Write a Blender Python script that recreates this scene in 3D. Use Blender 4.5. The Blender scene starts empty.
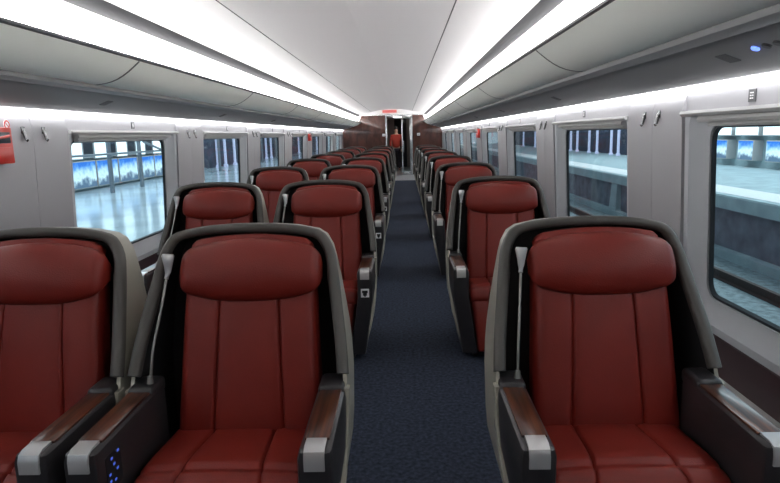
import bpy, bmesh, math, random
from mathutils import Vector, Matrix
random.seed(4)
SC = bpy.context.scene
COL = SC.collection
R = math.radians

# ------------------------------------------------------------------ camera
CAMX, CAMZ = 0.335, 1.33
F_PX = 600.0
cam_d = bpy.data.cameras.new('camera')
cam = bpy.data.objects.new('camera', cam_d); COL.objects.link(cam)
cam_d.sensor_width = 36.0
cam_d.lens = 36.0 * F_PX / 780.0
cam_d.clip_start = 0.05; cam_d.clip_end = 300
PITCH, YAW, ROLL = R(10.1), R(1.43), R(-1.41)
cam.matrix_world = (Matrix.Translation((CAMX, 0, CAMZ)) @ Matrix.Rotation(YAW, 4, 'Z')
                    @ Matrix.Rotation(math.pi/2 - PITCH, 4, 'X') @ Matrix.Rotation(ROLL, 4, 'Z'))
SC.camera = cam

# ------------------------------------------------------------------ world / exposure
w = bpy.data.worlds.new('station_sky'); SC.world = w; w.use_nodes = True
bg = w.node_tree.nodes['Background']
bg.inputs[0].default_value = (0.62, 0.74, 0.86, 1); bg.inputs[1].default_value = 0.35
SC.view_settings.view_transform = 'Standard'
SC.view_settings.look = 'None'
SC.view_settings.gamma = 1.0
SC.view_settings.use_curve_mapping = False
SC.view_settings.exposure = 1.2
SC.cycles.use_denoising = True
SC.cycles.max_bounces = 8
SC.cycles.transparent_max_bounces = 16
COVE_E, TUBE_E, WALLSTRIP_E = 0.6, 14.0, 4.5

def area(name, loc, rot, sx, sy, power, col=(1, 1, 1)):
    l = bpy.data.lights.new(name, 'AREA'); l.shape = 'RECTANGLE'
    l.size = sx; l.size_y = sy; l.energy = power; l.color = col
    o = bpy.data.objects.new(name, l); COL.objects.link(o)
    o.location = loc; o.rotation_euler = rot
    return o
area('platform_lamp_bank', (-5.5, 20, 4.2), (0, 0, 0), 4, 30, 420, (0.85, 0.95, 1))
area('far_platform_lamp_bank', (9.5, 16, 4.2), (0, 0, 0), 4, 36, 560, (0.85, 0.95, 1))

# ------------------------------------------------------------------ materials
def mat(name, col, rough=0.5, metal=0.0, noise=None, bump=None, emit=None, es=0.0, coat=0.0, spec=0.5):
    m = bpy.data.materials.new(name); m.use_nodes = True
    nt = m.node_tree; b = nt.nodes['Principled BSDF']
    b.inputs['Base Color'].default_value = (*col, 1)
    b.inputs['Roughness'].default_value = rough
    b.inputs['Metallic'].default_value = metal
    b.inputs['Coat Weight'].default_value = coat
    b.inputs['Specular IOR Level'].default_value = spec
    if emit:
        b.inputs['Emission Color'].default_value = (*emit, 1)
        b.inputs['Emission Strength'].default_value = es
    tc = None
    if noise or bump:
        tc = nt.nodes.new('ShaderNodeTexCoord')
    if noise:
        sc, amt = noise
        n = nt.nodes.new('ShaderNodeTexNoise'); n.inputs['Scale'].default_value = sc
        n.inputs['Detail'].default_value = 4
        nt.links.new(tc.outputs['Object'], n.inputs['Vector'])
        r = nt.nodes.new('ShaderNodeValToRGB')
        r.color_ramp.elements[0].position = 0.3; r.color_ramp.elements[1].position = 0.7
        r.color_ramp.elements[0].color = (*[max(0, c*(1-amt)) for c in col], 1)
        r.color_ramp.elements[1].color = (*[min(1, c*(1+amt)) for c in col], 1)
        nt.links.new(n.outputs['Fac'], r.inputs['Fac'])
        nt.links.new(r.outputs['Color'], b.inputs['Base Color'])
    if bump:
        sc, st = bump
        n = nt.nodes.new('ShaderNodeTexNoise'); n.inputs['Scale'].default_value = sc
        nt.links.new(tc.outputs['Object'], n.inputs['Vector'])
        bp = nt.nodes.new('ShaderNodeBump'); bp.inputs['Strength'].default_value = st
        bp.inputs['Distance'].default_value = 0.003
        nt.links.new(n.outputs['Fac'], bp.inputs['Height'])
        nt.links.new(bp.outputs['Normal'], b.inputs['Normal'])
    return m

def wood(name, c1, c2, rough, scale=(30, 1.2, 30), coat=0.3):
    m = mat(name, c1, rough, coat=coat)
    nt = m.node_tree; b = nt.nodes['Principled BSDF']
    tc = nt.nodes.new('ShaderNodeTexCoord'); mp = nt.nodes.new('ShaderNodeMapping')
    mp.inputs['Scale'].default_value = scale
    n = nt.nodes.new('ShaderNodeTexNoise'); n.inputs['Scale'].default_value = 2.2
    n.inputs['Detail'].default_value = 6; n.inputs['Distortion'].default_value = 0.6
    r = nt.nodes.new('ShaderNodeValToRGB')
    r.color_ramp.elements[0].position = 0.35; r.color_ramp.elements[1].position = 0.68
    r.color_ramp.elements[0].color = (*c1, 1); r.color_ramp.elements[1].color = (*c2, 1)
    nt.links.new(tc.outputs['Object'], mp.inputs['Vector']); nt.links.new(mp.outputs[0], n.inputs['Vector'])
    nt.links.new(n.outputs['Fac'], r.inputs['Fac']); nt.links.new(r.outputs['Color'], b.inputs['Base Color'])
    return m

M = {}
M['leather'] = mat('red_leather', (0.165, 0.0145, 0.009), 0.42, spec=0.32, noise=(7, 0.10), bump=(260, 0.25))
M['rim'] = mat('taupe_shell_plastic', (0.060, 0.055, 0.049), 0.45)
M['champagne'] = mat('champagne_side_panel', (0.34, 0.325, 0.27), 0.38, metal=0.15)
M['black'] = mat('black_liner', (0.008, 0.008, 0.009), 0.65)
M['armblack'] = mat('black_armrest_plastic', (0.022, 0.020, 0.022), 0.35)
M['rosewood'] = wood('rosewood_inlay', (0.012, 0.004, 0.003), (0.13, 0.040, 0.017), 0.28, coat=0.2)
M['silver'] = mat('brushed_silver_cap', (0.5, 0.5, 0.5), 0.3, metal=0.55)
M['chrome'] = mat('chrome', (0.8, 0.8, 0.82), 0.16, metal=1.0)
M['hookmetal'] = mat('dark_chrome_hook', (0.16, 0.16, 0.165), 0.25, metal=1.0)
M['lampmetal'] = mat('satin_lamp_metal', (0.26, 0.25, 0.23), 0.3, metal=0.7)
M['carpet'] = mat('blue_carpet', (0.029, 0.036, 0.056), 0.95, noise=(55, 0.55), bump=(420, 0.9), spec=0.15)
M['wall'] = mat('pale_grey_wall_panel', (0.31, 0.305, 0.32), 0.5)
M['frame'] = mat('white_window_surround', (0.46, 0.475, 0.50), 0.42)
M['seam'] = mat('dark_seam', (0.12, 0.12, 0.13), 0.6)
M['seamgrey'] = mat('grey_seam', (0.30, 0.30, 0.32), 0.6)
M['gasket'] = mat('black_rubber_gasket', (0.02, 0.025, 0.03), 0.5)
M['soffit'] = mat('grey_soffit', (0.20, 0.20, 0.208), 0.5)
M['rackdoor'] = mat('pale_green_white_rack_door', (0.88, 0.91, 0.85), 0.45)
M['racktrim'] = mat('dark_rack_trim', (0.05, 0.05, 0.055), 0.4)
M['ceiling'] = mat('white_ceiling_panel', (0.84, 0.82, 0.83), 0.4)
M['stripe'] = mat('grey_air_slot', (0.10, 0.10, 0.105), 0.6)
M['cove'] = mat('cove_band_added_glow', (0.8, 0.8, 0.8), 0.5, emit=(1.0, 0.99, 0.97), es=COVE_E)  # band is no lamp; the tube's light on it is partly put in as glow
M['tube_lamp'] = mat('fluorescent_tube', (0.9, 0.9, 0.9), 0.5, emit=(1.0, 0.99, 0.97), es=TUBE_E)
M['strip'] = mat('wall_light_diffuser', (0.8, 0.8, 0.8), 0.5, emit=(0.97, 0.98, 1.0), es=WALLSTRIP_E)
M['maroon'] = mat('dark_maroon_panel', (0.045, 0.020, 0.024), 0.4)
M['ledge'] = mat('pale_grey_ledge', (0.48, 0.475, 0.475), 0.35)
M['brownwall'] = wood('polished_brown_wood_wall', (0.045, 0.016, 0.012), (0.11, 0.035, 0.025), 0.16, scale=(3, 3, 1.2))
M['steel'] = mat('door_steel', (0.62, 0.63, 0.64), 0.25, metal=0.8)
M['floorplate'] = mat('grey_threshold_plate', (0.34, 0.35, 0.36), 0.35, metal=0.3)
M['vestibule'] = mat('vestibule_panel', (0.40, 0.30, 0.26), 0.4)
M['redplastic'] = mat('red_plastic', (0.55, 0.03, 0.02), 0.35)
M['white'] = mat('white_paint', (0.8, 0.8, 0.8), 0.5)
M['darkglass'] = mat('dark_panel', (0.015, 0.02, 0.03), 0.3)
M['redled'] = mat('red_display', (0.3, 0.05, 0.05), 0.4, emit=(1, 0.25, 0.22), es=0.22)
M['led'] = mat('blue_indicator', (0.02, 0.05, 0.5), 0.3, emit=(0.12, 0.22, 1.0), es=1.0)
M['ledspot'] = mat('blue_control_lights', (0.02, 0.05, 0.3), 0.3, emit=(0.10, 0.2, 1.0), es=0.22)
M['plat'] = mat('glossy_platform_stone', (0.52, 0.62, 0.68), 0.14, noise=(0.7, 0.22))
M['conc'] = mat('pale_concrete', (0.36, 0.46, 0.49), 0.7, noise=(2, 0.15))
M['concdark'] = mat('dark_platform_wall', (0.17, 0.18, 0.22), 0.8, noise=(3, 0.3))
M['ballast'] = mat('track_slab', (0.22, 0.28, 0.30), 0.8, noise=(9, 0.35))
M['rail'] = mat('rusty_rail', (0.07, 0.045, 0.04), 0.6, metal=0.3)
M['pole'] = mat('grey_steel_pole', (0.22, 0.25, 0.28), 0.4, metal=0.5)
M['navy'] = mat('dark_navy_wall', (0.03, 0.04, 0.07), 0.6, noise=(1.5, 0.5))
M['tube'] = mat('white_lit_tube', (0.38, 0.40, 0.48), 0.4, emit=(0.6, 0.65, 1), es=0.30)
M['board'] = mat('white_backlit_board', (0.8, 0.9, 0.95), 0.4, emit=(0.85, 0.95, 1), es=0.62)
M['skin'] = mat('skin', (0.6, 0.38, 0.28), 0.6)
M['hair'] = mat('black_hair', (0.01, 0.01, 0.01), 0.5)
M['trouser'] = mat('dark_cloth', (0.02, 0.02, 0.03), 0.9)
M['coat'] = mat('red_cloth', (0.45, 0.05, 0.03), 0.8)

def poster_mat():
    m = mat('blue_backlit_poster', (0.1, 0.3, 0.6), 0.4)
    nt = m.node_tree; b = nt.nodes['Principled BSDF']
    tc = nt.nodes.new('ShaderNodeTexCoord')
    sx = nt.nodes.new('ShaderNodeSeparateXYZ'); nt.links.new(tc.outputs['Generated'], sx.inputs[0])
    n = nt.nodes.new('ShaderNodeTexNoise'); n.inputs['Scale'].default_value = 5
    n.inputs['Detail'].default_value = 5
    nt.links.new(tc.outputs['Object'], n.inputs['Vector'])
    a = nt.nodes.new('ShaderNodeMath'); a.operation = 'MULTIPLY'; a.inputs[1].default_value = 0.9
    nt.links.new(n.outputs['Fac'], a.inputs[0])
    ad = nt.nodes.new('ShaderNodeMath'); ad.operation = 'ADD'
    nt.links.new(a.outputs[0], ad.inputs[0]); nt.links.new(sx.outputs['Z'], ad.inputs[1])
    r = nt.nodes.new('ShaderNodeValToRGB'); e = r.color_ramp.elements
    e[0].position = 0.45; e[0].color = (0.10, 0.16, 0.24, 1)
    e[1].position = 1.3; e[1].color = (0.02, 0.16, 0.60, 1)
    x = e.new(0.62); x.color = (0.75, 0.9, 0.95, 1)
    x = e.new(0.9); x.color = (0.15, 0.36, 0.72, 1)
    dv = nt.nodes.new('ShaderNodeMath'); dv.operation = 'MULTIPLY'; dv.inputs[1].default_value = 0.72
    nt.links.new(ad.outputs[0], dv.inputs[0])
    nt.links.new(dv.outputs[0], r.inputs['Fac'])
    nt.links.new(r.outputs['Color'], b.inputs['Base Color'])
    nt.links.new(r.outputs['Color'], b.inputs['Emission Color'])
    b.inputs['Emission Strength'].default_value = 0.30
    return m
M['poster'] = poster_mat()

def glass_mat():
    m = bpy.data.materials.new('window_glass'); m.use_nodes = True
    nt = m.node_tree; nt.nodes.clear()
    out = nt.nodes.new('ShaderNodeOutputMaterial')
    t = nt.nodes.new('ShaderNodeBsdfTransparent'); t.inputs[0].default_value = (0.86, 0.93, 0.94, 1)
    g = nt.nodes.new('ShaderNodeBsdfGlossy'); g.inputs['Roughness'].default_value = 0.02
    lw = nt.nodes.new('ShaderNodeLayerWeight'); lw.inputs[0].default_value = 0.5
    pw = nt.nodes.new('ShaderNodeMath'); pw.operation = 'POWER'; pw.inputs[1].default_value = 5
    nt.links.new(lw.outputs['Facing'], pw.inputs[0])
    fr = nt.nodes.new('ShaderNodeMath'); fr.operation = 'MULTIPLY_ADD'; fr.inputs[1].default_value = 0.45; fr.inputs[2].default_value = 0.035
    nt.links.new(pw.outputs[0], fr.inputs[0])
    mx = nt.nodes.new('ShaderNodeMixShader')
    nt.links.new(fr.outputs[0], mx.inputs[0]); nt.links.new(t.outputs[0], mx.inputs[1])
    nt.links.new(g.outputs[0], mx.inputs[2]); nt.links.new(mx.outputs[0], out.inputs[0])
    return m
M['glass'] = glass_mat()

# ------------------------------------------------------------------ mesh helpers
class MB:
    def __init__(s): s.v = []; s.f = []; s.mi = []
    def face(s, idx, m=0): s.f.append(tuple(idx)); s.mi.append(m)
    def quad(s, a, b, c, d, m=0):
        n = len(s.v); s.v += [a, b, c, d]; s.face((n, n+1, n+2, n+3), m)
    def box(s, x0, x1, y0, y1, z0, z1, bev=0.0, m=0, seg=2, skew=None):
        bm = bmesh.new(); bmesh.ops.create_cube(bm, size=1)
        for v in bm.verts:
            v.co = Vector(((x0+x1)/2 + v.co.x*(x1-x0), (y0+y1)/2 + v.co.y*(y1-y0), (z0+z1)/2 + v.co.z*(z1-z0)))
            if skew: v.co = Vector(skew(*v.co))
        if bev: bmesh.ops.bevel(bm, geom=bm.edges[:], offset=bev, segments=seg, profile=0.5, affect='EDGES')
        s.addbm(bm, m)
    def addbm(s, bm, m=0):
        n = len(s.v); bm.verts.ensure_lookup_table(); bm.verts.index_update()
        s.v += [tuple(v.co) for v in bm.verts]
        for f in bm.faces: s.face([n+v.index for v in f.verts], m)
        bm.free()
    def loops(s, loops, closed=True, m=0, cap0=False, cap1=False, flip=False):
        n0 = len(s.v); k = len(loops[0])
        for L in loops: s.v += [tuple(p) for p in L]
        for i in range(len(loops)-1):
            for j in range(k if closed else k-1):
                a = n0+i*k+j; b = n0+i*k+(j+1) % k
                q = (a, b, b+k, a+k)
                s.face(q[::-1] if flip else q, m)
        if cap0: s.face([n0+j for j in range(k)][::-1] if not flip else [n0+j for j in range(k)], m)
        if cap1: s.face([n0+(len(loops)-1)*k+j for j in range(k)] if not flip else [n0+(len(loops)-1)*k+j for j in range(k)][::-1], m)
    def tube(s, pts, r, n=10, m=0):
        pts = [Vector(p) for p in pts]; L = []
        rr = r if isinstance(r, (list, tuple)) else [r]*len(pts)
        for i, p in enumerate(pts):
            d = (pts[min(i+1, len(pts)-1)] - pts[max(i-1, 0)]).normalized()
            u = d.cross(Vector((0.3, 0.1, 1) if abs(d.z) < 0.9 else (1, 0.2, 0))).normalized(); v = d.cross(u)
            L.append([p + (u*math.cos(2*math.pi*j/n) + v*math.sin(2*math.pi*j/n))*rr[i] for j in range(n)])
        s.loops(L, True, m, True, True)
    def build(s, name, mats, parent=None, smooth=40, label=None):
        me = bpy.data.meshes.new(name); me.from_pydata(s.v, [], s.f)
        if not isinstance(mats, (list, tuple)): mats = [mats]
        for x in mats: me.materials.append(M[x])
        for p, mi in zip(me.polygons, s.mi): p.material_index = mi
        me.update()
        bm = bmesh.new(); bm.from_mesh(me); bmesh.ops.recalc_face_normals(bm, faces=bm.faces); bm.to_mesh(me); bm.free()
        if smooth:
            for p in me.polygons: p.use_smooth = True
            me.set_sharp_from_angle(angle=R(smooth))
        o = bpy.data.objects.new(name, me); COL.objects.link(o)
        if parent: o.parent = parent
        if label: o['label'] = label
        return o

def tag(o, label=None, cat=None, group=None, kind=None):
    if label: o['label'] = label
    if cat: o['category'] = cat
    if group: o['group'] = group
    if kind: o['kind'] = kind
    return o
def empty(name, loc=(0, 0, 0), rz=0):
    o = bpy.data.objects.new(name, None); COL.objects.link(o); o.location = loc
    o.rotation_euler.z = rz; o.empty_display_size = 0.1
    return o
def copy_tree(o, parent=None):
    c = o.copy(); COL.objects.link(c)
    if parent: c.parent = parent
    for ch in list(o.children): copy_tree(ch, c)
    return c
def rrect(y0, y1, z0, z1, r, n=5):
    P = []
    for (cy, cz, a0) in ((y1-r, z1-r, 0), (y0+r, z1-r, 90), (y0+r, z0+r, 180), (y1-r, z0+r, 270)):
        for i in range(n+1):
            a = R(a0 + 90*i/n); P.append((cy + r*math.cos(a), cz + r*math.sin(a)))
    return P
def strip_mesh(mb, sec, y0, y1, m=0, ny=1):      # sweep an open (x,z) section along y
    L = [[(x, y0+(y1-y0)*i/ny, z) for x, z in sec] for i in range(ny+1)]
    mb.loops(L, False, m)

# ------------------------------------------------------------------ the car body
Y0, Y1 = -2.4, 20.0
WP, WC0 = 2.42, 4.42         # window pitch, centre of window 0
WIN = [WC0 + WP*k for k in range(-2, 7)]
HW = 0.87                    # half length of the window surround
ZB, ZT = 0.425, 1.40          # surround bottom / top
def wx(z): return 1.65 + (1.49 - z)*0.045

fl = MB(); fl.box(-1.70, 1.70, Y0, 17.6, -0.06, 0)
tag(fl.build('floor', 'carpet', smooth=0), 'dark blue carpet running down the aisle and under all the seats', 'floor', kind='structure')
fp = MB(); fp.box(-1.70, 1.70, 17.6, 25.0, -0.06, 0.004)
tag(fp.build('floor_threshold', 'floorplate', smooth=0), 'pale grey metal floor plate between the carpet and the end door', 'floor', kind='structure')

for side, s in (('left', -1), ('right', 1)):
    mb = MB(); t = 0.05
    def slab(ya, yb, za, zb, m=0):
        q = [(s*wx(za), za), (s*wx(zb), zb), (s*(wx(zb)+t), zb), (s*(wx(za)+t), za)]
        mb.loops([[(x, ya, z) for x, z in q], [(x, yb, z) for x, z in q]], True, m, True, True)
    slab(Y0, Y1, 0.0, ZB); slab(Y0, Y1, ZT, 1.485)
    edges = [Y0] + [e for c in WIN for e in (c-HW, c+HW)] + [Y1]
    for i in range(0, len(edges), 2):
        a, b = edges[i], edges[i+1]
        if b - a > 0.01: slab(a, b, ZB, ZT)
    # raised pillar covers with a centre seam, shown on every pillar
    for i in range(len(WIN)+1):
        pc = WIN[0] - WP/2 + WP*i
        a, b = max(Y0, pc-0.338), min(Y1, pc+0.338)
        if b-a < 0.1: continue
        for (ya, yb) in ((a, pc-0.002), (pc+0.002, b)):
            if yb <= ya: continue
            q = [(s*(wx(0.43)-0.0), 0.43), (s*(wx(1.48)), 1.480), (s*(wx(1.44)-0.02), 1.40), (s*(wx(0.45)-0.02), 0.45)]
            mb.loops([[(x, ya, z) for x, z in q], [(x, yb, z) for x, z in q]], True, 0, True, True)
    # upper edge under the light strip
    tag(mb.build('wall_'+side, ['wall', 'seamgrey'], smooth=30), 'pale grey %s side wall with window pillars' % side, 'wall', kind='structure')

    nv = MB()
    q = [(s*(wx(0.42)-0.004), 0.42), (s*(wx(0.26)-0.004), 0.25), (s*(wx(0.26)-0.002+0.0), 0.245), (s*(wx(0.42)+0.0), 0.425)]
    nv.loops([[(x, Y0, z) for x, z in q], [(x, Y1, z) for x, z in q]], True, 0, True, True)
    tag(nv.build('trim_%d' % (1 if s < 0 else 2), 'maroon', smooth=0), 'dark maroon band under the %s windows' % side, 'wall panel', kind='structure')
    lg = MB()
    sec = [(s*1.699, 0.0), (s*1.56, 0.0), (s*1.545, 0.17), (s*1.55, 0.215), (s*1.58, 0.245), (s*1.70, 0.25)]
    strip_mesh(lg, sec, Y0, Y1)
    tag(lg.build('trim_%d' % (3 if s < 0 else 4), 'ledge', smooth=40), 'pale grey heater ledge along the foot of the %s wall' % side, 'ledge', kind='structure')

def make_window(s):
    root = empty('window_1')
    mb = MB()
    def loop(y0, y1, z0, z1, r, d):
        return [(s*(wx(z)+d), y, z) for y, z in rrect(y0, y1, z0, z1, r)]
    L = [loop(-HW, HW, ZB, ZT, 0.004, 0.0), loop(-HW+0.01, HW-0.01, ZB+0.01, ZT-0.01, 0.02, -0.012),
         loop(-HW+0.045, HW-0.045, ZB+0.04, ZT-0.012, 0.05, -0.010), loop(-0.79, 0.79, ZB+0.075, ZT-0.02, 0.06, 0.03),
         loop(-0.745, 0.745, 0.555, 1.345, 0.075, 0.045), loop(-0.745, 0.745, 0.555, 1.345, 0.075, 0.07)]
    mb.loops(L, True, 0)
    mb.build('window_surround', 'frame', root, smooth=35)
    gk = MB()
    L = [loop(-0.75, 0.75, 0.55, 1.35, 0.075, 0.055), loop(-0.732, 0.732, 0.568, 1.33, 0.065, 0.050), loop(-0.727, 0.727, 0.573, 1.325, 0.06, 0.068)]
    gk.loops(L, True, 0); gk.build('rubber_gasket', 'gasket', root, smooth=35)
    gl = MB(); P = [(s*(wx(z)+0.062), y, z) for y, z in rrect(-0.745, 0.745, 0.555, 1.345, 0.06)]
    P2 = [(x+s*0.006, y, z) for x, y, z in P]
    gl.loops([P, P2], True, 0, True, True)
    gl.build('glass', 'glass', root, smooth=0)
    bc = MB()
    def sw(sec, y0, y1): bc.loops([[(s*x, y, z) for x, z in sec] for y in (y0, y1)], True, 0, True, True)
    sw([(wx(1.4)+0.01, 1.405), (wx(1.4)-0.035, 1.402), (wx(1.4)-0.040, 1.390), (wx(1.4)-0.030, 1.378), (wx(1.4)+0.01, 1.378)], -HW+0.01, HW-0.01)
    sw([(wx(1.36)+0.02, 1.377), (wx(1.36)-0.012, 1.377), (wx(1.36)-0.018, 1.362), (wx(1.36)-0.012, 1.352), (wx(1.36)+0.02, 1.352)], -0.74, 0.74)
    sw([(wx(1.36)+0.04, 1.352), (wx(1.36)+0.015, 1.352), (wx(1.36)+0.010, 1.341), (wx(1.36)+0.018, 1.332), (wx(1.36)+0.04, 1.332)], -0.70, 0.70)
    bc.build('roller_blind_cassette', 'ledge', root, smooth=30)
    return root
ORD = ['first', 'second', 'third', 'fourth', 'fifth', 'sixth', 'seventh', 'eighth']
wn = 1
for s in (-1, 1):
    proto = make_window(s)
    for i, c in enumerate(WIN[1:]):
        o = proto if i == 0 else copy_tree(proto)
        o.location = (0, c, 0); o.name = 'window_%d' % wn; wn += 1
        tag(o, '%s train window with white surround and rolled blind, %s from the camera' % ('left-hand' if s < 0 else 'right-hand', ORD[i]), 'window', kind='structure')
    # the window behind the camera: same shape
    o = copy_tree(proto); o.location = (0, WIN[0], 0); o.name = 'window_%d' % wn; wn += 1
    tag(o, '%s window behind the camera' % ('left-hand' if s < 0 else 'right-hand'), 'window', kind='structure')

# ceiling
ce = MB()
half = [(1.045, 1.980), (0.95, 2.006), (0.80, 2.038), (0.655, 2.062)]
mid = [(0.645, 2.064), (0.45, 2.105), (0.2, 2.140), (0, 2.15)]
for s in (-1, 1):
    strip_mesh(ce, [(s*x, z) for x, z in half], Y0, Y1, 0)
    strip_mesh(ce, [(s*0.655, 2.062), (s*0.655, 2.072), (s*0.647, 2.073), (s*0.647, 2.063)], Y0, Y1, 1)
    strip_mesh(ce, [(s*x, z) for x, z in [(0.647, 2.063)] + mid[1:]], Y0, Y1, 0)
    strip_mesh(ce, [(s*1.045, 1.980), (s*1.06, 1.955), (s*1.10, 1.925)], Y0, Y1, 2)
ce.v and tag(ce.build('ceiling', ['ceiling', 'seam', 'stripe'], smooth=25), 'white curved train ceiling with two long seams', 'ceiling', kind='structure')
rf = MB(); rf.box(-1.78, 1.78, Y0, 25, 2.3, 2.35)
for s in (-1, 1):
    rf.box(min(s*1.72, s*1.78), max(s*1.72, s*1.78), Y0, 25, 1.45, 2.3)
tag(rf.build('ceiling_roof', 'soffit', smooth=0), 'outer roof skin of the train car', 'roof', kind='structure')

for side, s in (('left', -1), ('right', 1)):
    cv = MB()
    sec = [(1.10, 1.925), (1.13, 1.895), (1.165, 1.85), (1.205, 1.79), (1.27, 1.77)]
    strip_mesh(cv, [(s*x, z) for x, z in sec], Y0, Y1)
    cvo = cv.build('cove_light', 'cove', smooth=60)
    tbm = MB(); tbm.tube([(s*1.165, Y0+0.02, 1.792), (s*1.165, Y1-0.02, 1.792)], 0.017, 10)
    tbm.build('fluorescent_tube', 'tube_lamp', cvo, smooth=60)
    tag(cvo, 'cove light, a tube and a white band with added glow, above the %s luggage rack' % side, 'light')
    # wall strip lamp
    st = MB()
    sec = [(1.598, 1.507), (1.603, 1.498), (1.630, 1.486), (1.655, 1.482), (1.665, 1.500), (1.61, 1.510)]
    st.loops([[(s*x, y, z) for x, z in sec] for y in (Y0, Y1)], True, 0, True, True)
    tag(st.build('wall_light', 'strip', smooth=60), 'thin white light strip running above the %s windows' % side, 'light')
    # luggage rack with doors
    def dsec(t): return 1.026 + (1.272-1.026)*t, 1.737 + (1.624-1.737)*t - 0.030*math.sin(math.pi*t)
    rk = empty('luggage_rack', (0, 0, 0))
    tag(rk, 'closed overhead luggage rack with pale doors along the %s wall' % side, 'luggage rack')
    b = MB()
    sec = [(1.30, 1.765), (1.035, 1.752), (1.035, 1.738), (1.06, 1.742), (1.16, 1.70), (1.285, 1.628), (1.60, 1.508), (1.70, 1.54), (1.70, 1.765)]
    b.loops([[(s*x, y, z) for x, z in sec] for y in (Y0, Y1)], True, 0, True, True)
    b.build('rack_body', 'soffit', rk, smooth=20)
    tr = MB()
    tr.loops([[(s*x, y, z) for x, z in [(1.045, 1.760), (1.022, 1.757), (1.018, 1.744), (1.035, 1.738), (1.045, 1.745)]] for y in (Y0, Y1)], True, 0, True, True)
    tr.build('rack_edge_trim', 'racktrim', rk, smooth=30)
    lp = MB()
    lp.loops([[(s*x, y, z) for x, z in [(1.266, 1.628), (1.272, 1.606), (1.292, 1.600), (1.330, 1.596), (1.335, 1.612), (1.285, 1.635)]] for y in (Y0, Y1)], True, 0, True, True)
    lp.build('rack_lower_lip', 'soffit', rk, smooth=30)
    seams = [3.21 + 2.42*k for k in range(-2, 7)]
    ys = [Y0] + [q for q in seams if Y0 < q < Y1] + [Y1]
    for a, c in zip(ys[:-1], ys[1:]):
        d = MB()
        prof = []
        for i in range(9):
            tt = i/8; x, z = dsec(tt)
            prof.append((x, z))
        back = [(1.27, 1.640), (1.05, 1.745)]
        sec = prof + back
        g = 0.007
        d.loops([[(s*x, y, z) for x, z in sec] for y in (a+g, c-g)], True, 0, True, True)
        d.build('rack_door', 'rackdoor', rk, smooth=30)
        # dark gap strip
    for q in seams:
        gp = MB()
        gp.loops([[(s*x, q+dy, z-0.0015) for x, z in [dsec(i/8) for i in range(9)] + [(1.265, 1.640), (1.05, 1.745)]] for dy in (-0.008, 0.008)], True, 0, True, True)
        gp.build('door_gap', 'racktrim', rk, smooth=0)

# near end wall, behind the camera
nw = MB(); nw.box(-1.9, 1.9, Y0-0.06, Y0, -0.06, 2.25)
tag(nw.build('wall_near', 'brownwall', smooth=0), 'brown end wall behind the camera', 'wall', kind='structure')

# far end wall with the doorway
DX0, DX1, DZ = -0.20, 0.64, 1.95
fw = MB(); T = 0.06
def wallpanel(xa, xb, za, zb, m=0):
    fw.box(xa, xb, Y1, Y1+T, za, zb, m=m)
def outline(s, xin):
    P = [(xin, 0.0), (s*1.655, 0.0), (s*1.63, 1.2)]
    for i in range(7):
        a = R(90*i/6); P.append((s*(1.38 + 0.25*math.cos(a)), 1.42 + 0.16*math.sin(a)))
    P += [(s*1.24, 1.62), (s*1.10, 1.74), (s*1.00, DZ), (xin, DZ)]
    return P
for s, xin in ((-1, DX0), (1, DX1)):
    P = outline(s, xin)
    fw.loops([[(x, Y1+0.02, z) for x, z in P], [(x, Y1+T, z) for x, z in P]], True, 0, True, True)
fw.box(-1.9, DX0, Y1+T, Y1+T+0.03, -0.06, 2.3, m=1); fw.box(DX1, 1.9, Y1+T, Y1+T+0.03, -0.06, 2.3, m=1)
fw.box(DX0, DX1, Y1+T, Y1+T+0.03, DZ, 2.3, m=1)
tag(fw.build('wall_far', ['brownwall', 'ceiling'], smooth=20), 'polished brown end wall either side of the far doorway', 'wall', kind='structure')
# arched header
hd = MB()
P = [(-1.16, DZ), (1.16, DZ), (1.12, 1.98)] + [(1.05*math.cos(R(a)), 1.99 + 0.15*math.sin(R(a))) for a in range(10, 171, 10)] + [(-1.12, 1.98)]
hd.loops([[(x, Y1-0.25+0.0, z) for x, z in P], [(x, Y1+T, z) for x, z in P]], True, 0, True, True)
hd.box(-1.15, 1.15, Y1-0.27, Y1-0.24, DZ-0.012, DZ+0.02, m=1)
tag(hd.build('wall_far_header', ['ceiling', 'steel'], smooth=20), 'pale arched header above the far doorway', 'wall', kind='structure')
ds = MB(); ds.box(-0.30, 0.16, Y1-0.275, Y1-0.25, 2.02, 2.11, bev=0.005)
tag(ds.build('display_screen', 'redled', smooth=0), 'small red display screen glowing in the far arched header', 'display')
# door
dr = empty('door_1', (0, Y1, 0)); tag(dr, 'open steel and glass door at the far end of the aisle', 'door', kind='structure')
d = MB()
for xa, xb in ((DX0-0.02, DX0+0.03), (DX1-0.03, DX1+0.02)): d.box(xa, xb, -0.02, 0.09, 0, DZ, bev=0.004)
d.box(DX0, DX1, -0.02, 0.09, DZ-0.04, DZ, bev=0.004)
d.build('door_frame', 'steel', dr)
d = MB()
for xa, xb in ((0.30, 0.34), (DX1-0.07, DX1-0.035)): d.box(xa, xb, 0.02, 0.05, 0.01, DZ-0.04, bev=0.003)
d.box(0.30, DX1-0.035, 0.02, 0.05, DZ-0.08, DZ-0.04, bev=0.003); d.box(0.30, DX1-0.035, 0.02, 0.05, 0.01, 0.10, bev=0.003)
lf = d.build('door_leaf', 'steel', dr)
d = MB(); d.box(0.33, DX1-0.07, 0.03, 0.038, 0.08, DZ-0.07); d.build('glass', 'glass', lf, smooth=0)
d = MB(); d.tube([(0.365, 0.0, 0.75), (0.365, -0.02, 0.78), (0.365, -0.02, 1.08), (0.365, 0.0, 1.11)], 0.010); d.build('door_handle', 'chrome', lf)
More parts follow.
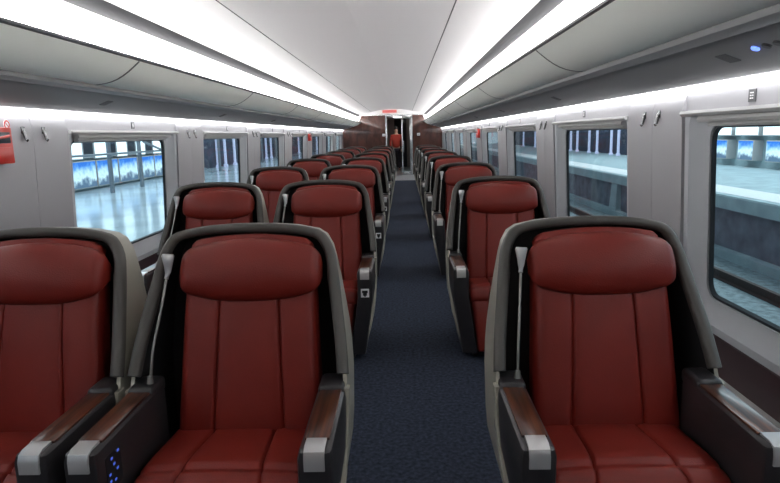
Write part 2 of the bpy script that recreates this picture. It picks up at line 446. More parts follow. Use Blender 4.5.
# vestibule beyond
vb = MB()
vb.box(-0.55, -0.50, Y1+0.1, 25, 0, 2.0); vb.box(0.95, 1.0, Y1+0.1, 25, 0, 2.0)
vb.box(-0.55, 1.0, Y1+0.1, 25, 1.95, 2.0, m=1)
vb.box(-0.55, 0.0, 25-0.05, 25, 0, 2.0); vb.box(0.5, 1.0, 25-0.05, 25, 0, 2.0); vb.box(0.0, 0.5, 25-0.05, 25, 0, 2.0, m=2)
tag(vb.build('wall_vestibule', ['vestibule', 'ceiling', 'black'], smooth=0), 'dim vestibule walls seen through the far doorway', 'wall', kind='structure')
vl = MB(); vl.box(0.02, 0.42, 21.6, 22.0, 1.925, 1.95, bev=0.005)
tag(vl.build('ceiling_light', 'strip', smooth=0), 'square ceiling light glowing beyond the far doorway', 'light')

# small white signs on the brown end wall
for x, lab in ((-0.28, 'small white notice on the brown end wall left of the doorway'), (0.86, 'small white notice on the brown end wall right of the doorway')):
    m_ = MB(); m_.box(x-0.05, x+0.05, Y1-0.008+0.02, Y1+0.02, 1.28, 1.36, bev=0.002)
    m_.box(x-0.035, x+0.035, Y1-0.010+0.02, Y1-0.007+0.02, 1.31, 1.325, m=1)
    tag(m_.build('wall_notice', ['white', 'seam'], smooth=0), lab, 'sign')

# ------------------------------------------------------------------ seats
def lerp_tab(tab, z):
    if z <= tab[0][0]: return tab[0][1]
    for (a, va), (b, vb_) in zip(tab[:-1], tab[1:]):
        if z <= b: return va + (vb_-va)*(z-a)/(b-a)
    return tab[-1][1]
FY = [(0.04, -0.60), (0.20, -0.57), (0.33, -0.42), (0.42, -0.30), (0.56, -0.26), (0.70, -0.18), (0.85, -0.09), (0.95, -0.035), (1.04, 0.0)]
HWT = [(0.04, 0.265), (0.16, 0.305), (0.30, 0.340), (0.56, 0.345), (0.70, 0.332), (0.85, 0.308)]
BY = [(0.04, 0.05), (0.6, 0.10), (1.035, 0.13)]

def crom(P, n):
    out = []
    P = [Vector(p) for p in P]
    for i in range(len(P)-1):
        p0 = P[max(i-1, 0)]; p1 = P[i]; p2 = P[i+1]; p3 = P[min(i+2, len(P)-1)]
        for k in range(n):
            t = k/n
            out.append(0.5*((2*p1) + (p2-p0)*t + (2*p0-5*p1+4*p2-p3)*t*t + (3*p1-p0-3*p2+p3)*t**3))
    out.append(P[-1]); return out

def outline_pts():
    """Half outline of the shell, bottom to top centre, as (halfwidth, z)."""
    side = [(lerp_tab(HWT, z), z) for z in (0.04, 0.12, 0.20, 0.28, 0.36, 0.44, 0.52, 0.60, 0.68, 0.76)]
    top = [(0.309, 0.84), (0.295, 0.915), (0.285, 0.955), (0.265, 0.992), (0.235, 1.015), (0.16, 1.030), (0.08, 1.036), (0.0, 1.038)]
    return side + top
OUT = outline_pts()
def full_outline(zmin=0.0):
    h = [p for p in OUT if p[1] >= zmin]
    return [(-x, z) for x, z in h] + [(x, z) for x, z in h[::-1][1:]]

def pad(path, width, thick, edge_r, seams=(), seam_d=0.006, nu=28, pw=4.0, bulge=0.0, round_top=0.0, round_bot=0.0, curve_bot=0.0, curve_top=0.0, cross=()):
    """Upholstered pad. path: centre line (y,z) bottom to top, front surface; width(v) half width."""
    mb = MB(); path = crom([(0, y, z) for y, z in path], 5); n = len(path)
    F, B = [], []
    for i, p in enumerate(path):
        d = (path[min(i+1, n-1)] - path[max(i-1, 0)]).normalized()
        nrm = Vector((0, d.z, -d.y)) * -1          # pointing -y side
        if nrm.y > 0 and abs(d.z) > 0.3: nrm = -nrm
        v = i/(n-1)
        ev = min(v, 1-v)*(n-1)
        inv = max(0.0, 1 - min(v, 1-v)/0.10)
        dv = edge_r*(1-math.sqrt(max(0, 1-inv**2)))
        hw = width(v)
        if round_top: hw -= round_top*(1-math.sqrt(max(0, 1-max(0, (v-0.78)/0.22)**2)))
        if round_bot: hw -= round_bot*(1-math.sqrt(max(0, 1-max(0, (0.22-v)/0.22)**2)))
        f, b = [], []
        sv = sorted(sm(v) if callable(sm) else sm for sm in seams)
        U = [-1, -0.985, -0.96, -0.92, -0.87]
        marks = [-0.87] + sv + [0.87]
        for q0, q1 in zip(marks[:-1], marks[1:]):
            lo = q0 + (0.05 if q0 in sv else 0); hi = q1 - (0.05 if q1 in sv else 0)
            if q0 in sv: U += [q0, q0+0.012, q0+0.028, q0+0.05]
            U += [lo + (hi-lo)*k/6 for k in range(1, 7)]
            if q1 in sv: U += [q1-0.028, q1-0.012]
        U += [0.92, 0.96, 0.985, 1]
        for u in U:
            iu = max(0.0, (abs(u)*hw - (hw-edge_r))/edge_r) if edge_r > 0 else 0
            du = edge_r*(1-math.sqrt(max(0, 1-min(1, iu)**2)))
            off = -max(du, dv)
            off += bulge*(1-u*u)*(4*v*(1-v))**0.5 if bulge else 0
            for sm in seams:
                off -= seam_d*math.exp(-((u-sm(v) if callable(sm) else u-sm)*hw/0.0045)**2)
            for cv_ in cross:
                off -= seam_d*math.exp(-((v-cv_)/0.02)**2)
            cb = Vector((0, 0, curve_bot*(abs(u)**2.5)*(1-v)**1.5 - curve_top*(abs(u)**2.2)*v**1.5))
            f.append(p + nrm*off + Vector((u*hw, 0, 0)) + cb)
            b.append(p - nrm*thick + Vector((u*hw, 0, 0)) + cb)
        F.append(f); B.append(b)
    mb.loops([list(f) + list(b[::-1]) for f, b in zip(F, B)], True, 0, True, True)
    return mb

def shiftx(mb, d):
    mb.v = [(v[0]+d, v[1], v[2]) for v in mb.v]; return mb
def make_seat(kind):
    root = empty('business_seat')
    O = full_outline()
    n = len(O)
    def yf(z): return lerp_tab(FY, z)
    def yb(z): return lerp_tab(BY, z)
    # shell: outer champagne skin, closed back
    mb = MB()
    A = [(x, yf(z)+0.012, z) for x, z in O]
    Bk = [(x*0.985, yb(z)-0.04, z-0.004 if z > 1 else z) for x, z in O]
    C = [(x*0.93, yb(z), z-0.03 if z > 0.9 else z) for x, z in O]
    mb.loops([A, Bk, C], False, 0)
    k0 = len(mb.v)
    mb.v += C; mb.face([k0+i for i in range(n)], 0)
    # inner black skin
    q = [(x*(1-0.012/max(abs(x), 0.1)), z-0.012 if z > 1 else z) for x, z in O]
    I0 = [(x, yf(O[i][1])+0.012, z) for i, (x, z) in enumerate(q)]
    I1 = [(x*0.95, yb(z)-0.05, z-0.02 if z > 0.9 else z) for i, (x, z) in enumerate(q)]
    mb.loops([I0, I1], False, 1)
    k0 = len(mb.v); mb.v += I1; mb.face([k0+i for i in range(n)], 1)
    mb.loops([A, I0], False, 0)
    mb.build('shell', ['champagne', 'black'], root, smooth=35)
    # rim band: upper taupe
    rm = MB()
    h = [p for p in OUT if p[1] >= 0.55]
    path = [(-x, z) for x, z in h] + [(x, z) for x, z in h[::-1][1:]]
    path = crom([(x, yf(z), z) for x, z in path], 2)
    L = []
    for i, p in enumerate(path):
        d = (path[min(i+1, len(path)-1)] - path[max(i-1, 0)]).normalized()
        inward = Vector((-p.x, 0, (0.80-p.z) if p.z > 0.80 else 0.0)); inward = (inward - d*inward.dot(d)*0.3)
        inward.y = 0; inward.normalize()
        fwd = d.cross(inward).normalized()
        if fwd.y > 0: fwd = -fwd
        wd = 0.026 if p.z > 0.9 else 0.030
        ring = [p - inward*0.006 - fwd*0.022, p - inward*0.008 + fwd*0.004, p - inward*0.002 + fwd*0.012, p + inward*(wd*0.5) + fwd*0.014,
                p + inward*(wd-0.005) + fwd*0.008, p + inward*wd - fwd*0.0, p + inward*(wd-0.004) - fwd*0.022]
        L.append(ring)
    rm.loops(L, True, 0, True, True)
    rm.build('shell_rim', 'rim', root, smooth=60)
    # pale lower edge strips, from the armrest down to the floor
    for s in (-1, 1):
        e = MB(); L = []
        zs = [0.56, 0.50, 0.45, 0.40, 0.34, 0.27, 0.20, 0.12, 0.045]
        for z in zs:
            x = lerp_tab(HWT, z); y = yf(z)
            L.append([(s*(x-0.020), y+0.004, z), (s*(x-0.018), y-0.006, z), (s*(x+0.003), y-0.006, z), (s*(x+0.007), y+0.002, z), (s*(x+0.006), y+0.03, z), (s*(x-0.008), y+0.03, z)])
        e.loops(L, True, 0, True, True)
        e.build('side_edge', 'champagne', root, smooth=50)
    # backrest, headrest, cushion, leg rest
    bk = pad([(-0.225, 0.37), (-0.205, 0.46), (-0.175, 0.58), (-0.145, 0.70), (-0.105, 0.83), (-0.085, 0.88)], lambda v: 0.238-0.026*v, 0.08, 0.030,
             seams=(lambda v: -0.49+0.06*v, lambda v: 0.49-0.06*v), seam_d=0.012, bulge=0.012)
    shiftx(bk, 0.018).build('backrest', 'leather', root, smooth=60)
    hr = pad([(-0.105, 0.800), (-0.128, 0.835), (-0.124, 0.90), (-0.090, 0.968), (-0.045, 1.004)], lambda v: 0.232, 0.08, 0.034, bulge=0.016, round_top=0.060, round_bot=0.085, curve_bot=0.03, curve_top=0.028)
    shiftx(hr, 0.022).build('headrest', 'leather', root, smooth=60)
    hp = pad([(-0.070, 0.90), (-0.060, 0.96), (-0.030, 1.022)], lambda v: 0.205, 0.05, 0.024, round_top=0.060, curve_top=0.022)
    shiftx(hp, 0.018).build('upper_pad', 'leather', root, smooth=60)
    cu = pad([(-0.548, 0.33), (-0.545, 0.37), (-0.525, 0.402), (-0.49, 0.414), (-0.43, 0.418), (-0.34, 0.412), (-0.25, 0.405), (-0.17, 0.40)], lambda v: 0.244-0.008*v, 0.10, 0.026,
             seams=(lambda v: -0.54+0.14*v, lambda v: 0.54-0.14*v), seam_d=0.011, bulge=0.012, cross=(0.47,))
    shiftx(cu, 0.006).build('seat_cushion', 'leather', root, smooth=60)
    lr = pad([(-0.635, 0.055), (-0.620, 0.12), (-0.595, 0.22), (-0.560, 0.31), (-0.535, 0.355)], lambda v: 0.19+0.05*v, 0.07, 0.03, seams=(-0.55, 0.55), seam_d=0.006, bulge=0.01, cross=(0.35,))
    lr.build('leg_rest', 'leather', root, smooth=60)
    # base
    b = MB()
    b.box(-0.22, 0.22, -0.55, 0.02, 0.0, 0.10, bev=0.01); b.box(-0.25, 0.25, -0.49, -0.05, 0.09, 0.32, bev=0.01)
    b.build('base', 'armblack', root)
    # armrests
    for s in (-1, 1):
        xc = s*0.296
        a = MB()
        def sk(x, y, z, s=s):
            t = max(0.0, (0.40-z)/0.36) if z < 0.40 else 0
            return (x - s*0.055*t, y + (0.06*t if y < -0.6 else 0), z)
        secs = []
        for z in (0.045, 0.15, 0.28, 0.40, 0.48, 0.536, 0.554, 0.561):
            t = max(0.0, (0.40-z)/0.36)
            xo = s*0.055*t; ins = 0.0 if z < 0.54 else (0.004 if z < 0.558 else 0.012)
            yfr = -0.640 + 0.03*t + ins
            xa, xb = xc-0.045+ins-xo, xc+0.045-ins-xo
            ybk = -0.20
            r = 0.014
            secs.append([(xa, ybk, z), (xa, yfr+r, z), (xa+r*0.3, yfr+r*0.3, z), (xa+r, yfr, z), (xb-r, yfr, z), (xb-r*0.3, yfr+r*0.3, z), (xb, yfr+r, z), (xb, ybk, z)])
        a.loops(secs, True, 0, True, True)
        # rising heel where the shell lands on the arm
        a.box(xc-0.040, xc+0.040, -0.285, -0.17, 0.53, 0.578, bev=0.014, seg=3)
        ar = a.build('armrest', 'armblack', root, smooth=35)
        wd = MB(); wd.box(xc-0.033, xc+0.033, -0.580, -0.27, 0.556, 0.567, bev=0.003)
        wd.build('wood_inlay', 'rosewood', ar)
        cp = MB(); sec = [(y+0.135, z-0.034) for y, z in [(-0.716, 0.592), (-0.716, 0.602), (-0.755, 0.601), (-0.774, 0.594), (-0.781, 0.578), (-0.781, 0.545), (-0.770, 0.545), (-0.765, 0.58)]]
        cp.loops([[(x, y, z) for y, z in sec] for x in (xc-0.026, xc+0.026)], True, 0, True, True)
        cp.build('end_cap', 'silver', ar, smooth=35, label='silver end cap of the armrest')
        if kind == 'aisle_left' and s > 0:
            so = MB(); so.box(xc-0.024, xc+0.024, -0.647, -0.635, 0.405, 0.455, bev=0.002)
            so.box(xc-0.016, xc+0.016, -0.650, -0.646, 0.432, 0.446, m=1); so.box(xc-0.011, xc+0.011, -0.650, -0.646, 0.417, 0.434, m=1); so.box(xc-0.005, xc+0.005, -0.650, -0.646, 0.411, 0.418, m=1)
            so.build('socket_plate', ['white', 'black'], ar, smooth=0, label='small white socket plate with a dark plug mark')
        if kind == 'aisle_left' and s < 0 or kind == 'window_left' and s > 0:
            sgn = -s
            cpn = MB(); xi = xc + sgn*0.046
            for (yy, zz) in ((-0.70, 0.545), (-0.665, 0.55), (-0.69, 0.525), (-0.675, 0.505), (-0.715, 0.507), (-0.715, 0.488), (-0.69, 0.48)):
                cpn.box(min(xi-0.002, xi+0.002), max(xi-0.002, xi+0.002), yy+0.13-0.0045, yy+0.13+0.0045, zz-0.035-0.003, zz-0.035+0.003)
            cpn.box(min(xi-0.001, xi+0.0005), max(xi-0.001, xi+0.0005), -0.60, -0.52, 0.425, 0.525, m=1)
            cpn.build('control_buttons', ['ledspot', 'black'], ar, smooth=0, label='blue lit seat control buttons')
    # reading lamp
    lm = MB()
    lm.tube(crom([(-0.276, -0.24, 0.585), (-0.270, -0.215, 0.68), (-0.258, -0.165, 0.78), (-0.245, -0.110, 0.90)], 5), 0.0045, 8)
    lm.tube([(-0.277, -0.243, 0.578), (-0.276, -0.24, 0.602)], [0.011, 0.008], 12)
    la = lm.build('reading_lamp', 'lampmetal', root, smooth=50)
    hd_ = MB()
    hd_.tube([(-0.247, -0.118, 0.885), (-0.244, -0.108, 0.905), (-0.243, -0.104, 0.925), (-0.2425, -0.100, 0.957), (-0.242, -0.099, 0.963)], [0.008, 0.010, 0.013, 0.020, 0.017], 14)
    hd_.build('lamp_head', 'silver', la, smooth=50)
    return root

ROWY = [2.006 + 2.0*i for i in range(8)]
XS = {'window_left': -0.915, 'aisle_left': -0.197, 'right': 0.952}
POSN = {'window_left': 'window seat of the left pair', 'aisle_left': 'aisle seat of the left pair', 'right': 'single seat right of the aisle'}
ROWN = ['nearest row, its headrest cut by the picture\'s front', 'second row from the camera', 'third row from the camera', 'fourth row from the camera', 'fifth row from the camera', 'sixth row from the camera', 'seventh row from the camera', 'farthest row']
ROWN[0] = 'nearest row'
for kind, x in XS.items():
    proto = make_seat(kind)
    for i, y in enumerate(ROWY):
        o = proto if i == 0 else copy_tree(proto)
        o.location = (x, y, 0)
        tag(o, 'red leather shell seat, %s, %s' % (POSN[kind], ROWN[i]), 'seat', 'red leather business seats facing the camera')

# ------------------------------------------------------------------ wall fittings
PC = [3.21 + 2.42*k for k in range(-1, 7)]
def make_hook(s):
    m_ = MB()
    m_.box(min(s*0.0, -s*0.010), max(s*0.0, -s*0.010), -0.013, 0.013, -0.005, 0.032, bev=0.004)
    m_.tube(crom([(-s*0.008, 0, 0.012), (-s*0.012, 0, -0.012), (-s*0.016, 0, -0.034), (-s*0.024, 0, -0.040)], 4), [0.010, 0.010, 0.009, 0.009, 0.008, 0.008, 0.007, 0.007, 0.007, 0.007, 0.007, 0.007, 0.008], 8)
    return m_.build('coat_hook', 'hookmetal')
for s, sd in ((-1, 'left'), (1, 'right')):
    proto = make_hook(s); first = True
    for i, pc in enumerate(PC):
        for dy, w_ in ((-0.09, 'nearer'), (0.09, 'farther')):
            if pc+dy > Y1-0.1: continue
            o = proto if first else proto.copy()
            if not first: COL.objects.link(o)
            first = False
            z = 1.385; o.location = (s*(wx(z)-0.020), pc+dy, z)
            tag(o, '%s of two metal coat hooks on the %s wall pillar, %s pillar from the camera' % (w_, sd, ORD[i]), 'coat hook', 'metal coat hooks on the wall pillars')

def make_plate(s):
    m_ = MB(); m_.box(min(0, -s*0.004), max(0, -s*0.004), -0.024, 0.024, -0.024, 0.024, bev=0.001)
    for dz in (0.010, 0.0, -0.010):
        m_.box(min(-s*0.004, -s*0.0055), max(-s*0.004, -s*0.0055), -0.010, -0.003, dz-0.0022, dz+0.0022, m=1)
        m_.box(min(-s*0.004, -s*0.0055), max(-s*0.004, -s*0.0055), 0.002, 0.010, dz-0.0022, dz+0.0022, m=1)
    return m_.build('seat_number_plate', ['racktrim', 'white'], smooth=0)
for s, sd in ((-1, 'left'), (1, 'right')):
    proto = make_plate(s)
    for i, c in enumerate(WIN[1:]):
        o = proto if i == 0 else proto.copy()
        if i: COL.objects.link(o)
        o.location = (s*(wx(1.45)), c + (0.34 if s > 0 and i == 0 else 0.04), 1.442)
        tag(o, 'small dark number plate above the %s %s window' % (ORD[i], sd), 'sign', 'small number plates above the windows')

# soffit fittings
def soff(a): return (1.628 - (a-1.285)*(0.120/0.315))
ANG = math.atan2(0.120, 0.315)
def on_soffit(name, s, a, y, mb, mats, label, cat, group=None):
    o = mb.build(name, mats, smooth=40)
    o.location = (s*a, y, soff(a) - 0.001); o.rotation_euler = (0, s*ANG, 0)
    return tag(o, label, cat, group)
def disc(r, t, m=0, mb=None, cx=0, cy=0):
    mb = mb or MB(); n = 16
    ring = lambda rr, z: [(cx+rr*math.cos(2*math.pi*j/n), cy+rr*math.sin(2*math.pi*j/n), z) for j in range(n)]
    mb.loops([ring(r, 0.002), ring(r, -t*0.6), ring(r*0.85, -t)], True, m, True, True)
    return mb
on_soffit('indicator_light', 1, 1.44, 1.97, disc(0.013, 0.006), 'led', 'blue indicator light glowing under the right luggage rack', 'light')
on_soffit('reading_spotlight', 1, 1.44, 1.91, disc(0.015, 0.006), 'racktrim', 'unlit round spotlight beside the blue indicator', 'light')
on_soffit('reading_spotlight', 1, 1.44, 1.855, disc(0.015, 0.006), 'racktrim', 'unlit round spotlight, second from the blue indicator', 'light')
def grille(w_, l_):
    m_ = MB()
    for k in range(6): m_.box(-w_/2, w_/2, -l_/2+k*l_/6, -l_/2+(k+0.6)*l_/6, -0.003, 0.002)
    return m_
gi = 0
for s, sd in ((-1, 'left'), (1, 'right')):
    for i, c in enumerate([2.17, 4.52, 6.94, 9.36] if s > 0 else [3.7, 6.1, 8.5]):
        gy = c
        on_soffit('speaker_grille', s, 1.46, gy, grille(0.06, 0.07), 'seam', 'small dark grille under the %s luggage rack, %s from the camera' % (sd, ORD[i]), 'grille', 'small grilles under the luggage racks')

# red emergency boxes
def redbox(s, y, z0, z1, label):
    root = empty('emergency_hammer_box', (s*(wx(1.33)-0.02), y, z0)); tag(root, label, 'emergency box')
    h = z1-z0; q = -s
    m_ = MB(); m_.box(min(0, q*0.045), max(0, q*0.045), -0.10, 0.10, 0, h*0.92, bev=0.006)
    m_.build('case', 'redplastic', root)
    m_ = MB(); m_.box(min(q*0.045, q*0.052), max(q*0.045, q*0.052), -0.075, 0.075, h*0.52, h*0.80, bev=0.003); m_.build('glass_cover', 'darkglass', root)
    m_ = MB(); m_.tube([(q*0.055, -0.06, h*0.62), (q*0.055, 0.06, h*0.70)], 0.007, 8); m_.build('hammer', 'redplastic', root)
    m_ = MB(); m_.box(min(q*0.045, q*0.05), max(q*0.045, q*0.05), -0.08, 0.08, h*0.05, h*0.42, bev=0.003); m_.build('lower_door', 'redplastic', root)
    return root
redbox(-1, 2.87, 1.235, 1.425, 'red emergency box at the left edge of the picture')
redbox(-1, 12.75, 1.24, 1.40, 'small red emergency box far down the left wall')
redbox(1, 10.35, 1.24, 1.40, 'small red emergency box far down the right wall')
# round prohibition sticker
m_ = MB(); n = 20
ring = lambda r, d: [(d, r*math.cos(2*math.pi*j/n), r*math.sin(2*math.pi*j/n)) for j in range(n)]
m_.loops([ring(0.024, 0), ring(0.024, 0.002)], True, 0, True, True)
m_.loops([ring(0.022, 0.0022), ring(0.015, 0.0022), ring(0.015, 0.003), ring(0.022, 0.003), ring(0.022, 0.0022)], True, 1)
m_.loops([[(d, y+e, z) for y, z, e in ((-0.012, 0.012, -0.003), (-0.012, 0.012, 0.003), (0.012, -0.012, 0.003), (0.012, -0.012, -0.003))] for d in (0.0022, 0.003)], True, 1, True, True)
o = m_.build('warning_sticker', ['white', 'redplastic'], smooth=0); o.location = (-(wx(1.42)-0.019), 3.0, 1.425)
tag(o, 'round red and white prohibition sticker above the red emergency box', 'sticker')

# ------------------------------------------------------------------ person in the vestibule
def skin_fig(name, verts, edges, radii, material, parent=None, root=0):
    me = bpy.data.meshes.new(name); me.from_pydata(verts, edges, [])
    o = bpy.data.objects.new(name, me); COL.objects.link(o)
    md = o.modifiers.new('skin', 'SKIN'); md.use_smooth_shade = True
    for i, r in enumerate(radii):
        sv = me.skin_vertices[0].data[i]; sv.radius = (r, r*0.8) if isinstance(r, float) else r; sv.use_root = (i == root)
    sb = o.modifiers.new('sub', 'SUBSURF'); sb.levels = 2; sb.render_levels = 2
    dg = bpy.context.evaluated_depsgraph_get(); ev = o.evaluated_get(dg)
    m2 = bpy.data.meshes.new_from_object(ev); m2.name = name
    for p in m2.polygons: p.use_smooth = True
    o.modifiers.clear(); o.data = m2; m2.materials.clear(); m2.materials.append(M[material])
    if parent: o.parent = parent
    return o
def hand(V, E, Rr, wrist, base, s):
    pass
bpy.context.view_layer.update()
V = [(0, 0, 0.86), (0, 0, 1.02), (0, 0, 1.22), (0, 0, 1.33), (0, -0.005, 1.40), (0, -0.01, 1.47), (0, -0.01, 1.54)]
E = [(0, 1), (1, 2), (2, 3), (3, 4), (4, 5), (5, 6)]
Rr = [(0.14, 0.10), (0.12, 0.085), (0.14, 0.09), (0.07, 0.06), 0.045, (0.07, 0.08), (0.065, 0.075)]
for s in (-1, 1):
    k = len(V); V += [(s*0.09, 0, 0.80), (s*0.10, -0.01, 0.45), (s*0.10, 0.01, 0.08), (s*0.11, -0.09, 0.03)]
    E += [(0, k), (k, k+1), (k+1, k+2), (k+2, k+3)]; Rr += [0.08, 0.052, 0.036, (0.035, 0.03)]
    k = len(V); V += [(s*0.17, 0, 1.29), (s*0.22, -0.01, 1.05), (s*0.21, -0.07, 0.84), (s*0.205, -0.085, 0.78)]
    E += [(2, k), (k, k+1), (k+1, k+2), (k+2, k+3)]; Rr += [0.052, 0.038, 0.026, (0.030, 0.018)]
    w0 = k+3
    for j in range(4):
        f = len(V); dx = (j-1.5)*0.017
        V += [(s*0.205+dx, -0.10, 0.735), (s*0.205+dx, -0.095, 0.70-0.006*(abs(j-1.5)))]
        E += [(w0, f), (f, f+1)]; Rr += [0.009, 0.008]
    f = len(V); V += [(s*0.205-s*0.035, -0.11, 0.765), (s*0.205-s*0.042, -0.12, 0.73)]; E += [(w0, f), (f, f+1)]; Rr += [0.010, 0.009]
body = skin_fig('person', V, E, Rr, 'skin')
body.location = (0.10, 22.4, 0.004)
tag(body, 'person in a red jacket standing beyond the far doorway', 'person')
V = [(0, 0, 0.80), (0, 0, 1.02), (0, 0, 1.22), (0, 0, 1.32)]; E = [(0, 1), (1, 2), (2, 3)]; Rr = [(0.175, 0.135), (0.15, 0.115), (0.165, 0.115), (0.085, 0.075)]
for s in (-1, 1):
    k = len(V); V += [(s*0.17, 0, 1.285), (s*0.22, -0.01, 1.05), (s*0.21, -0.065, 0.86)]
    E += [(2, k), (k, k+1), (k+1, k+2)]; Rr += [0.066, 0.053, 0.042]
skin_fig('jacket', V, E, Rr, 'coat', body)
V = [(0, 0, 0.84)]; E = []; Rr = [(0.15, 0.11)]
for s in (-1, 1):
    k = len(V); V += [(s*0.09, 0, 0.76), (s*0.10, -0.01, 0.45), (s*0.10, 0.01, 0.07)]
    E += [(0, k), (k, k+1), (k+1, k+2)]; Rr += [0.094, 0.066, 0.052]
skin_fig('trousers', V, E, Rr, 'trouser', body)
hb = MB(); bm = bmesh.new(); bmesh.ops.create_uvsphere(bm, u_segments=16, v_segments=10, radius=1)
for v in bm.verts: v.co = Vector((v.co.x*0.083, v.co.y*0.09+0.018, max(v.co.z, -0.45)*0.10 + 1.535))
hb.addbm(bm); hb.build('hair', 'hair', body)
fe = MB()
for s in (-1, 1): fe.box(s*0.028-0.010, s*0.028+0.010, -0.098, -0.082, 1.495, 1.503, bev=0.002)
fe.box(-0.018, 0.018, -0.092, -0.078, 1.437, 1.444, bev=0.002)
fe.build('eyes_and_mouth', 'hair', body)

# ------------------------------------------------------------------ the station outside
st = MB(); st.box(-9.6, -2.0, -6, 75, -0.6, -0.05)
tag(st.build('platform_left', 'plat', smooth=0), 'glossy pale platform floor outside the left windows', 'platform', kind='structure')
st = MB(); st.box(-9.0, -8.9, 26, 75, -0.05, 3.4); st.box(-9.0, -8.9, -6, 26, -0.05, 3.4, m=1)
tag(st.build('wall_station', ['navy', 'conc'], smooth=0), 'station wall behind the lit boards on the left', 'wall', kind='structure')
st = MB(); st.box(2.0, 6.9, -6, 75, -1.6, -1.32)
tag(st.build('track_bed', 'ballast', smooth=0), 'pale concrete track bed outside the right windows', 'track bed', kind='structure')
st = MB()
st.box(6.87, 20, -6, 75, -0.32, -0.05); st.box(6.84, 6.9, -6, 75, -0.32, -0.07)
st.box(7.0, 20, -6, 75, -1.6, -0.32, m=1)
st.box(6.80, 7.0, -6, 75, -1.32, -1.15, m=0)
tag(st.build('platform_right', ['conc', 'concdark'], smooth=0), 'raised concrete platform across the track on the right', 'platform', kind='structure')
st = MB(); st.box(7.05, 7.9, -6, 75, -0.05, -0.044)
tag(st.build('platform_edge_stripe', 'white', smooth=0), 'white stripe along the edge of the right platform', 'stripe', kind='structure')
st = MB(); st.box(12.2, 12.3, 27.5, 75, -0.05, 3.4); st.box(12.2, 12.3, -6, 27.5, -0.05, 3.4, m=1)
tag(st.build('wall_station_far', ['navy', 'conc'], smooth=0), 'wall at the back of the right platform', 'wall', kind='structure')
for x, lab in ((5.9, 'rusty rail nearest the right platform'), (4.4, 'rusty rail nearest the train on the right')):
    r_ = MB()
    sec = [(-0.07, 0), (0.07, 0), (0.07, 0.015), (0.012, 0.03), (0.012, 0.12), (0.036, 0.13), (0.036, 0.16), (-0.036, 0.16), (-0.036, 0.13), (-0.012, 0.12), (-0.012, 0.03), (-0.07, 0.015)]
    r_.loops([[(x+a, y, -1.32+z) for a, z in sec] for y in (-6, 75)], True, 0, True, True)
    tag(r_.build('rail', 'rail', smooth=30), lab, 'rail')
# piers along the platform wall
NUMW = ['first', 'second', 'third', 'fourth', 'fifth', 'sixth', 'seventh', 'eighth', 'ninth', 'tenth', 'eleventh', 'twelfth', 'thirteenth']
pier = None
for i, y in enumerate([18.8, 28, 37, 46]):
    if pier is None:
        p = MB(); p.loops([[(-0.16, -0.30, 0), (0.02, -0.30, 0), (0.02, 0.30, 0), (-0.16, 0.30, 0)], [(-0.10, -0.24, 1.0), (0.02, -0.24, 1.0), (0.02, 0.24, 1.0), (-0.10, 0.24, 1.0)]], True, 0, True, True)
        pier = p.build('platform_pier', 'conc', smooth=20); o = pier
    else:
        o = pier.copy(); COL.objects.link(o)
    o.location = (6.98, y, -1.32)
    tag(o, 'squat concrete pier under the right platform edge, %s from the camera' % NUMW[i], 'pier', 'concrete piers under the right platform')

def board(side, w_, z0, z1, matname, name='advert_board'):
    root = empty(name)
    m_ = MB(); m_.box(*((-0.14, 0.03) if side < 0 else (-0.03, 0.32)), -w_/2, w_/2, z0, z1, bev=0.006); m_.build('frame', 'ledge', root)
    m_ = MB(); s = -side
    m_.box(min(s*0.03, s*0.036), max(s*0.03, s*0.036), -w_/2+0.03, w_/2-0.03, z0+0.03, z1-0.03); m_.build('panel', matname, root, smooth=0)
    return root
ba = board(-1, 1.34, 0.02, 0.80, 'poster'); bb = board(-1, 0.74, 0.84, 2.0, 'board', 'light_box'); bs = board(-1, 0.58, 0.88, 1.9, 'darkglass', 'blank_screen')
for i in range(9):
    y = 12.8 + 1.4*i
    for pr, lab, cat, grp, dy in ((ba, 'low blue backlit poster board on the left platform', 'advert board', 'blue poster boards on the left platform', 0),
                              (bb, 'white glowing light box above the left poster boards', 'light box', 'white light boxes on the left platform', -0.35),
                              (bs, 'blank dark screen between light boxes on the left platform', 'screen', 'dark screens on the left platform', 0.34)):
        o = pr if i == 0 else copy_tree(pr)
        o.location = (-8.78, y+dy, 0)
        tag(o, '%s, %s from the camera' % (lab, NUMW[i]), cat, grp)
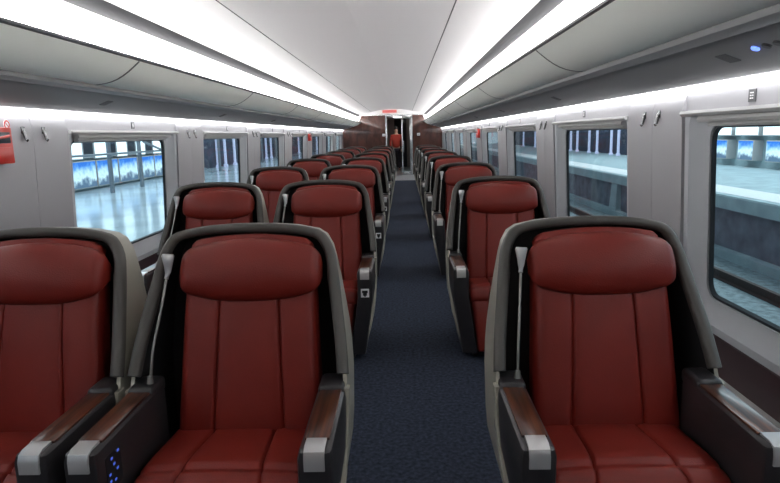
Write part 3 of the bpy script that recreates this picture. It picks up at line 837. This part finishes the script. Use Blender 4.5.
ba = board(1, 0.92, 0.18, 0.86, 'poster'); bb = board(1, 1.40, 1.00, 1.35, 'board', 'light_box')
for i in range(9):
    y = 12.6 + 1.62*i
    o = ba if i == 0 else copy_tree(ba); o.location = (11.9, y, 0)
    tag(o, 'blue backlit poster board across the right platform, %s from the camera' % NUMW[i], 'advert board', 'blue poster boards on the right platform')
    o = bb if i == 0 else copy_tree(bb); o.location = (11.9, y, 0)
    tag(o, 'white light box above the right platform posters, %s from the camera' % NUMW[i], 'light box', 'white light boxes on the right platform')
# lit vertical tubes and poles farther away
pl = MB(); pl.tube([(0, 0, 0), (0, 0, 3.2)], 0.06, 10); pl = pl.build('steel_pole', 'pole'); fi = True
for i, (x, y) in enumerate([(-7.6, 16.2), (-7.6, 18.1), (-7.6, 20.3), (-7.6, 26), (-7.6, 30), (-7.6, 34), (-7.6, 38), (-7.6, 43), (-7.6, 50), (-7.6, 58)]):
    o = pl if fi else pl.copy()
    if not fi: COL.objects.link(o)
    fi = False; o.location = (x, y, -0.05); tag(o, 'grey steel pole standing on the left platform, %s from the camera' % NUMW[i], 'pole', 'steel poles on the left platform')
tb = MB(); tb.tube([(0, 0, 0.1), (0, 0, 2.4)], 0.07, 10); tb.box(-0.09, 0.09, -0.09, 0.09, 0, 0.12, bev=0.01); tb = tb.build('light_column', 'tube'); fi = True
for side, x in ((-1, -8.6), (1, 11.6)):
    for i, y in enumerate([29, 30.3, 32, 33.1, 35.5, 37, 39.5, 41, 44, 48, 52, 57, 63]):
        o = tb if fi else tb.copy()
        if not fi: COL.objects.link(o)
        fi = False; o.location = (x, y, -0.05)
        sd = 'left' if side < 0 else 'right'
        tag(o, 'pale lit column far along the %s platform, %s from the camera' % (sd, NUMW[i]), 'light column', 'lit columns on the %s platform' % sd)
sp = MB()
sp.tube([(-7.45, 18.1, 1.3), (-7.45, 24.5, 0.0)], 0.035, 8); sp.tube([(-7.5, 14, 1.0), (-7.5, 24, 1.0)], 0.03, 8)
tag(sp.build('scaffold_rail', 'pole'), 'slanting steel railing in front of the left poster boards', 'railing')
